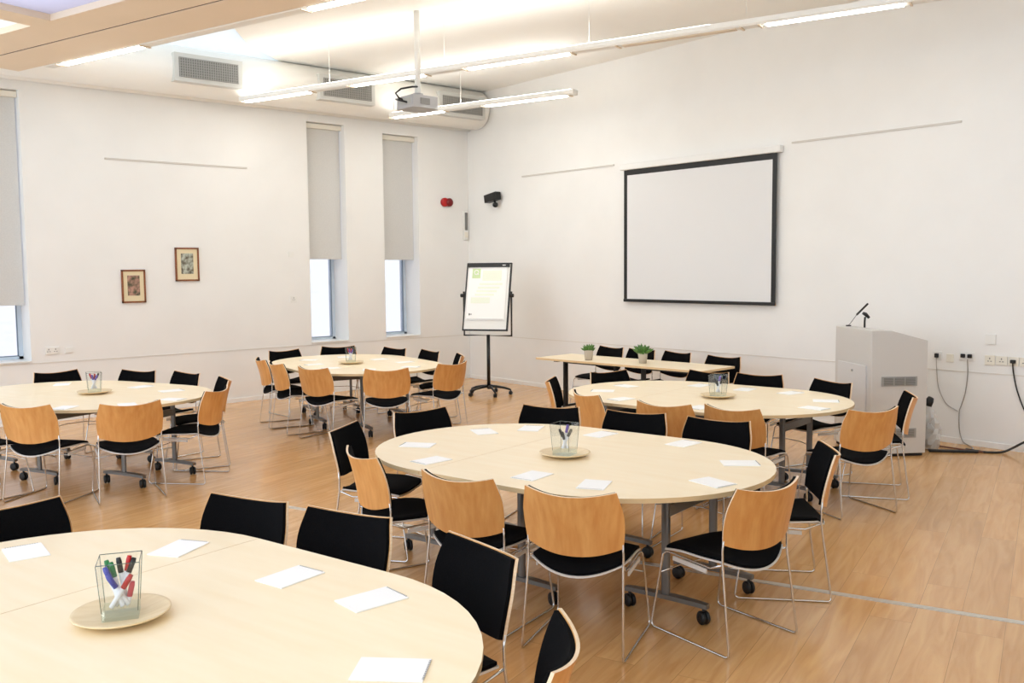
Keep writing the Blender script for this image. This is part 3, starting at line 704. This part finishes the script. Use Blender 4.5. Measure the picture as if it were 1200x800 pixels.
MB().tube([(-hw - .03, yo, zp + .06), (-hw - .03, yo, 0.90), (hw + .03, yo, 0.90), (hw + .03, yo, zp + .06)], 0.016, 10).build('yoke_frame', M['blackmetal'], f)
for s_ in (-1, 1):
    MB().lathe([(0.001, -0.035), (0.028, -0.035), (0.028, 0.02), (0.001, 0.02)], (s_ * (hw + .045), yo, zp), 16, axis=ax).build('pivot_knob', M['black'], f)
tilt = R(-15)
bm_ = Matrix.Rotation(tilt, 3, 'X')
def bp(x_, y_, z_): return bm_ @ V((x_, y_, z_)) + V((0, yo, zp))
m = MB().box(tuple(bp(0, 0, -0.02)), (2 * hw, 0.022, 1.02), mtx=bm_)
brd = m.build('board', M['white'], f)
fr = MB()
for (cx, cz, dx, dz) in ((-hw, -.02, .022, 1.03), (hw, -.02, .022, 1.03), (0, -.53, 2 * hw + .02, .022), (0, .49, 2 * hw + .02, .022)):
    fr.box(tuple(bp(cx, 0, cz)), (dx, 0.03, dz), mtx=bm_)
fr.build('board_frame', M['blackmetal'], brd)
MB().box(tuple(bp(0, -0.03, 0.455)), (2 * hw - .04, 0.03, 0.05), mtx=bm_).build('pad_clamp', M['black'], brd)
MB().box(tuple(bp(hw - .10, -0.046, 0.455)), (.05, 0.003, 0.012), mtx=bm_).build('clamp_badge', M['white'], brd)
pad = MB().box(tuple(bp(-0.005, -0.019, 0.035)), (0.60, 0.012, 0.83), mtx=bm_).build('paper_pad', M['paper'], f)
pr = MB()
pr.box(tuple(bp(-0.19, -0.0258, 0.335)), (0.13, 0.0016, 0.15), mtx=bm_)
pr.box(tuple(bp(0.06, -0.0258, 0.30)), (0.30, 0.0016, 0.16), mtx=bm_, mi=1)
for k in range(4): pr.box(tuple(bp(0.05 - k * .03, -0.0258, 0.17 - k * 0.055)), (0.36 - k * .02, 0.0016, 0.03), mtx=bm_, mi=1)
pr.box(tuple(bp(-0.10, -0.0258, -0.08)), (0.30, 0.0016, 0.09), mtx=bm_, mi=1)
pr.box(tuple(bp(-0.255, -0.0258, -0.295)), (0.018, 0.0016, 0.03), mtx=bm_, mi=2)
pr.box(tuple(bp(-0.228, -0.0258, -0.295)), (0.016, 0.0016, 0.022), mtx=bm_, mi=3)
pr.box(tuple(bp(-0.005, -0.0258, -0.368)), (0.58, 0.0016, 0.006), mtx=bm_, mi=3)
pr.build('printed_cover', [M['padgreen'], M['padgreenlight'], M['black'], M['paperline']], pad)
lg_ = MB()
lg_.tube([tuple(bp(-0.19 + .034 * cos(q), -0.0272, 0.35 + .034 * sin(q))) for q in [2 * pi * i / 20 for i in range(20)]], 0.007, 6, closed=True)
lg_.box(tuple(bp(-0.165, -0.0272, 0.325)), (0.035, 0.0016, 0.012), mtx=bm_ @ Matrix.Rotation(R(40), 3, 'Y'))
lg_.build('cover_logo', M['paper'], pad)

# ------------------------------------------------------------------ pictures
def picture(x, z, w_, h_, pm, label):
    t = thing('framed_picture', label, 'picture', (x, -0.012, z))
    m = MB()
    for (cx, cz, dx, dz) in ((-w_ / 2, 0, .022, h_ + .022), (w_ / 2, 0, .022, h_ + .022), (0, -h_ / 2, w_ + .022, .022), (0, h_ / 2, w_ + .022, .022)): m.box((cx, 0, cz), (dx, .024, dz))
    m.build('picture_frame', M['woodframe'], t)
    MB().box((0, 0.003, 0), (w_ - .02, .012, h_ - .02)).build('picture_mount', M['mount'], t)
    MB().box((0, -0.0042, 0.01), (w_ * .55, .003, h_ * .64)).build('print', M[pm], t)
picture(-5.70, 1.705, 0.29, 0.42, 'print1', 'brown framed picture nearer the left window, hung lower, with dark red print')
picture(-4.965, 1.995, 0.31, 0.44, 'print2', 'brown framed picture hung higher and further right, with grey green print')

# ------------------------------------------------------------------ wall fittings
def plate_A(x, z, w_, h_, name, label, cat, holes=0, y=-0.006):
    t = thing(name, label, cat, (x, y, z))
    MB().box((0, 0, 0), (w_, .012, h_)).build('faceplate', M['white'], t, bevel=.002)
    for k in range(holes):
        cx = (k - (holes - 1) / 2) * w_ / max(holes, 1) * 1.0
        m = MB(); m.box((cx, -.0065, .018), (.010, .002, .016)); m.box((cx - .014, -.0065, -.010), (.014, .002, .008)); m.box((cx + .014, -.0065, -.010), (.014, .002, .008)); m.build('socket_holes', M['vent'], t)
    return t
plate_A(-6.74, 0.905, 0.16, 0.09, 'wall_socket', 'double white wall socket low beside the left window', 'socket', 2)
plate_A(-6.54, 0.90, 0.09, 0.07, 'wall_plate', 'small white wall plate right of the double socket by the left window', 'wall plate')
plate_A(-3.38, 2.14, 0.085, 0.085, 'wall_plate', 'small white wall plate, the upper one left of the middle window', 'wall plate')
plate_A(-3.36, 1.47, 0.11, 0.085, 'wall_switch', 'small white wall switch, the lower one left of the middle window', 'switch', 1)
def plate_B(y, z, w_, h_, name, label, cat, holes=0, mt='white'):
    t = thing(name, label, cat, (-0.006, y, z), -pi / 2)
    MB().box((0, 0, 0), (w_, .012, h_)).build('faceplate', M[mt], t, bevel=.002)
    for k in range(holes):
        cx = (k - (holes - 1) / 2) * w_ / max(holes, 1)
        m = MB(); m.box((cx, -.0065, .018), (.010, .002, .016)); m.box((cx - .014, -.0065, -.010), (.014, .002, .008)); m.box((cx + .014, -.0065, -.010), (.014, .002, .008)); m.build('socket_holes', M['vent'], t)
    return t
t = plate_B(-8.165, 0.925, 0.09, 0.09, 'wall_socket', 'single wall socket nearest the lectern with a black plug', 'socket')
MB().box((0, -.02, 0), (.04, .03, .045)).build('plug', M['black'], t, bevel=.006)
plate_B(-8.30, 0.905, 0.075, 0.085, 'wall_plate', 'blank wall plate between the plugged socket and the double socket', 'wall plate', 0, 'cream')
t = plate_B(-8.475, 0.935, 0.155, 0.09, 'wall_socket', 'double wall socket with two black plugs right of the lectern', 'socket')
for s_ in (-1, 1): MB().box((s_ * .035, -.02, .005), (.042, .03, .04)).build('plug', M['black'], t, bevel=.006)
plate_B(-8.705, 1.125, 0.105, 0.105, 'wall_switch', 'square white wall switch above the row of cream sockets', 'switch')
plate_B(-8.705, 0.91, 0.10, 0.10, 'wall_socket', 'cream wall socket first in the row below the square switch', 'socket', 1, 'cream')
plate_B(-8.82, 0.912, 0.11, 0.09, 'wall_socket', 'cream wall socket second in the row, next to the corded one', 'socket', 1, 'cream')
t = plate_B(-8.935, 0.912, 0.10, 0.09, 'wall_socket', 'cream wall socket in the row with a black plug and cord', 'socket', 0, 'cream')
MB().box((0, -.02, 0), (.05, .03, .035)).build('plug', M['black'], t, bevel=.006)
plate_B(-9.04, 0.912, 0.09, 0.09, 'wall_socket', 'cream wall socket last in the row at the right photo edge', 'socket', 1, 'cream')
t = plate_B(-9.46, 0.912, 0.10, 0.09, 'wall_socket', 'cream wall socket beyond the right photo edge with the thick black cable', 'socket', 0, 'cream')
MB().box((0, -.02, 0), (.05, .03, .035)).build('plug', M['black'], t, bevel=.006)
def cable(pts, r, mt, label):
    # smooth the polyline a little
    P = [V(p) for p in pts]; out = []
    for i in range(len(P) - 1):
        p0 = P[max(i - 1, 0)]; p1_ = P[i]; p2_ = P[i + 1]; p3 = P[min(i + 2, len(P) - 1)]
        for k in range(6):
            s_ = k / 6; out.append(0.5 * ((2 * p1_) + (p2_ - p0) * s_ + (2 * p0 - 5 * p1_ + 4 * p2_ - p3) * s_ * s_ + (3 * p1_ - p0 - 3 * p2_ + p3) * s_ ** 3))
    out.append(P[-1])
    return tag(MB().tube(out, r, 8).build('cable', M[mt]), label, 'cable', 'cables on the right wall')
cable([(-.03, -8.165, .90), (-.014, -8.165, .78), (-.012, -8.19, .58), (-.012, -8.27, .42), (-.012, -8.37, .36), (-.012, -8.40, .345)], .004, 'cablegrey', 'thin grey cable curving from the single socket down to the tied bundle')
cable([(-.03, -8.49, .905), (-.014, -8.49, .75), (-.012, -8.47, .55), (-.012, -8.43, .40), (-.012, -8.415, .345), (-.012, -8.42, .16), (-.02, -8.46, .04), (-.05, -8.52, .012), (-.16, -8.62, .010), (-.30, -8.68, .010)], .0055, 'cablegrey', 'grey cable from the double socket hanging straight to the floor')
cable([(-.03, -8.935, .895), (-.016, -8.94, .80), (-.014, -8.98, .62), (-.014, -9.06, .42), (-.014, -9.16, .27), (-.03, -9.24, .08), (-.06, -9.30, .010)], .007, 'black', 'black cord hanging from the cream socket at the right edge')
cable([(-.31, -8.62, .010), (-.32, -8.78, .010), (-.30, -8.85, .010), (-.20, -8.95, .02), (-.08, -9.06, .10), (-.05, -9.16, .17), (-.03, -9.3, .30), (-.02, -9.42, .60), (-.03, -9.46, .90)], .012, 'black', 'thick black cable rising from the floor at the right edge')
cable([(-.30, -8.20, .010), (-.33, -8.40, .010), (-.34, -8.66, .010), (-.33, -8.80, .010)], .008, 'cablebrown', 'brown cable lying on the floor along the right wall')
tag(MB().bar((-.66, -8.40, .013), (-.36, -8.76, .013), .06, .024).build('cable_cover', M['castor'], bevel=.008), 'low dark cable cover strip on the floor right of the lectern', 'cable cover')
# clear plastic sack behind the lectern
random.seed(3)
g = MB(); nn, kk = 18, 9
vs = []
for i in range(kk):
    z_ = 0.01 + 0.44 * i / (kk - 1); rr = [0.09, .115, .125, .13, .125, .105, .085, .06, .035][i]
    for j in range(nn):
        q = 2 * pi * j / nn; jit = 1 + .20 * sin(q * 5 + i * 2.1) * random.uniform(.3, 1) + random.uniform(-.12, .12)
        vs.append((rr * .75 * cos(q) * jit, rr * sin(q) * jit, z_))
fs = [(i * nn + j, i * nn + (j + 1) % nn, (i + 1) * nn + (j + 1) % nn, (i + 1) * nn + j) for i in range(kk - 1) for j in range(nn)]
g.add(vs, fs, 0, False)
t = thing('plastic_sack', 'crumpled clear plastic sack standing behind the lectern', 'sack', (-.535, -8.325, 0))
g.build('sack_skin', M['bag'], t)
g = MB().tube([(0, 0, .02), (.01, .03, .16), (-.02, -.02, .30)], [.07, .09, .05], 8); g.build('sack_contents', M['bagdark'], t)
MB().tube([(-.01, 0, .45), (0, -.01, .50), (.02, -.02, .535)], [.04, .045, .03], 8).build('sack_tie', M['black'], t)

# alarm, wall speaker column, camera
t = thing('fire_alarm', 'round red fire alarm sounder high on the window wall by the corner', 'alarm', (-0.49, -0.0, 3.03))
ayn = Matrix(((1, 0, 0), (0, 0, 1), (0, -1, 0)))   # z -> -y
ayn = Matrix(((1, 0, 0), (0, 0, -1), (0, 1, 0)))
MB().lathe([(0.001, 0), (0.075, 0), (0.075, 0.04), (0.06, 0.06), (0.001, 0.06)], (-.03, 0, 0), 24, axis=ayn).build('alarm_base', M['red'], t)
MB().lathe([(0.001, 0), (0.07, 0), (0.07, 0.06), (0.045, 0.09), (0.02, 0.085), (0.001, 0.09)], (.05, 0, 0), 24, axis=ayn).build('alarm_dome', M['darkred'], t)
t = thing('wall_speaker', 'slim white wall unit with grey grille in the room corner', 'speaker', (-0.075, -0.03, 2.42))
MB().box((0, 0.014, 0.23), (.10, .03, .50)).build('case', M['white'], t, bevel=.01)
MB().box((0, -.004, 0.30), (.055, .008, .30)).build('grille', M['vent'], t)
MB().box((0, -.006, 0.07), (.07, .012, .09)).build('control_box', M['cream'], t, bevel=.004)
t = thing('security_camera', 'black wall mounted camera box with small dome right of the corner', 'camera', (-0.10, -0.78, 3.05), R(-90))
mt_ = Matrix.Rotation(R(-9), 3, 'Y')
MB().box((0, 0, 0.03), (.31, .12, .13), mtx=mt_).build('camera_body', M['black'], t, bevel=.01)
MB().tube([(0.05, 0.0, -0.02), (0.07, 0.0, -0.06)], .018, 10).build('camera_arm', M['black'], t)
MB().lathe([(0.001, -.05), (.03, -.042), (.045, -.02), (.045, .01), (.03, .03), (.001, .035)], (.075, 0, -.09), 18).build('camera_dome', M['black'], t)
MB().box((0, 0.075, 0.02), (.05, .05, .05)).build('wall_bracket', M['white'], t)

# ------------------------------------------------------------------ light
wd = bpy.data.worlds.new('sky'); SC.world = wd; wd.use_nodes = True
bg = wd.node_tree.nodes['Background']; bg.inputs[0].default_value = (0.80, 0.90, 1.0, 1); bg.inputs[1].default_value = 1.5

def area(name, loc, rot, sx, sy, power, col=(1, 1, 1), spread=180):
    ld = bpy.data.lights.new(name, 'AREA'); ld.shape = 'RECTANGLE'; ld.size = sx; ld.size_y = sy; ld.energy = power; ld.color = col; ld.spread = R(spread)
    o = bpy.data.objects.new(name, ld); COL.objects.link(o); o.location = loc; o.rotation_euler = rot; return o
# daylight entering from the windows and roof lights

# ------------------------------------------------------------------ camera
cd = bpy.data.cameras.new('camera'); cam = bpy.data.objects.new('camera', cd); COL.objects.link(cam)
cd.sensor_fit = 'HORIZONTAL'; cd.sensor_width = 36.0; cd.lens = 36.0 * 1074.64 / 1200; cd.clip_start = 0.05
fwd = V((0.648355, 0.75734618, -0.07786249)); rgt = V((0.75918201, -0.65082033, -0.00869274)); upv = V((0.0572579, 0.05347582, 0.99692621))
cam.matrix_world = Matrix(((rgt.x, upv.x, -fwd.x, -9.8563), (rgt.y, upv.y, -fwd.y, -12.6448), (rgt.z, upv.z, -fwd.z, 1.88), (0, 0, 0, 1)))
SC.camera = cam
SC.view_settings.view_transform = 'Standard'; SC.view_settings.look = 'None'; SC.view_settings.gamma = 1; SC.view_settings.use_curve_mapping = False
SC.view_settings.exposure = 0.83
SC.cycles.max_bounces = 8; SC.cycles.diffuse_bounces = 5; SC.cycles.transparent_max_bounces = 16; SC.cycles.caustics_reflective = False; SC.cycles.caustics_refractive = False
SC.cycles.use_denoising = True
SC.cycles.sample_clamp_indirect = 6
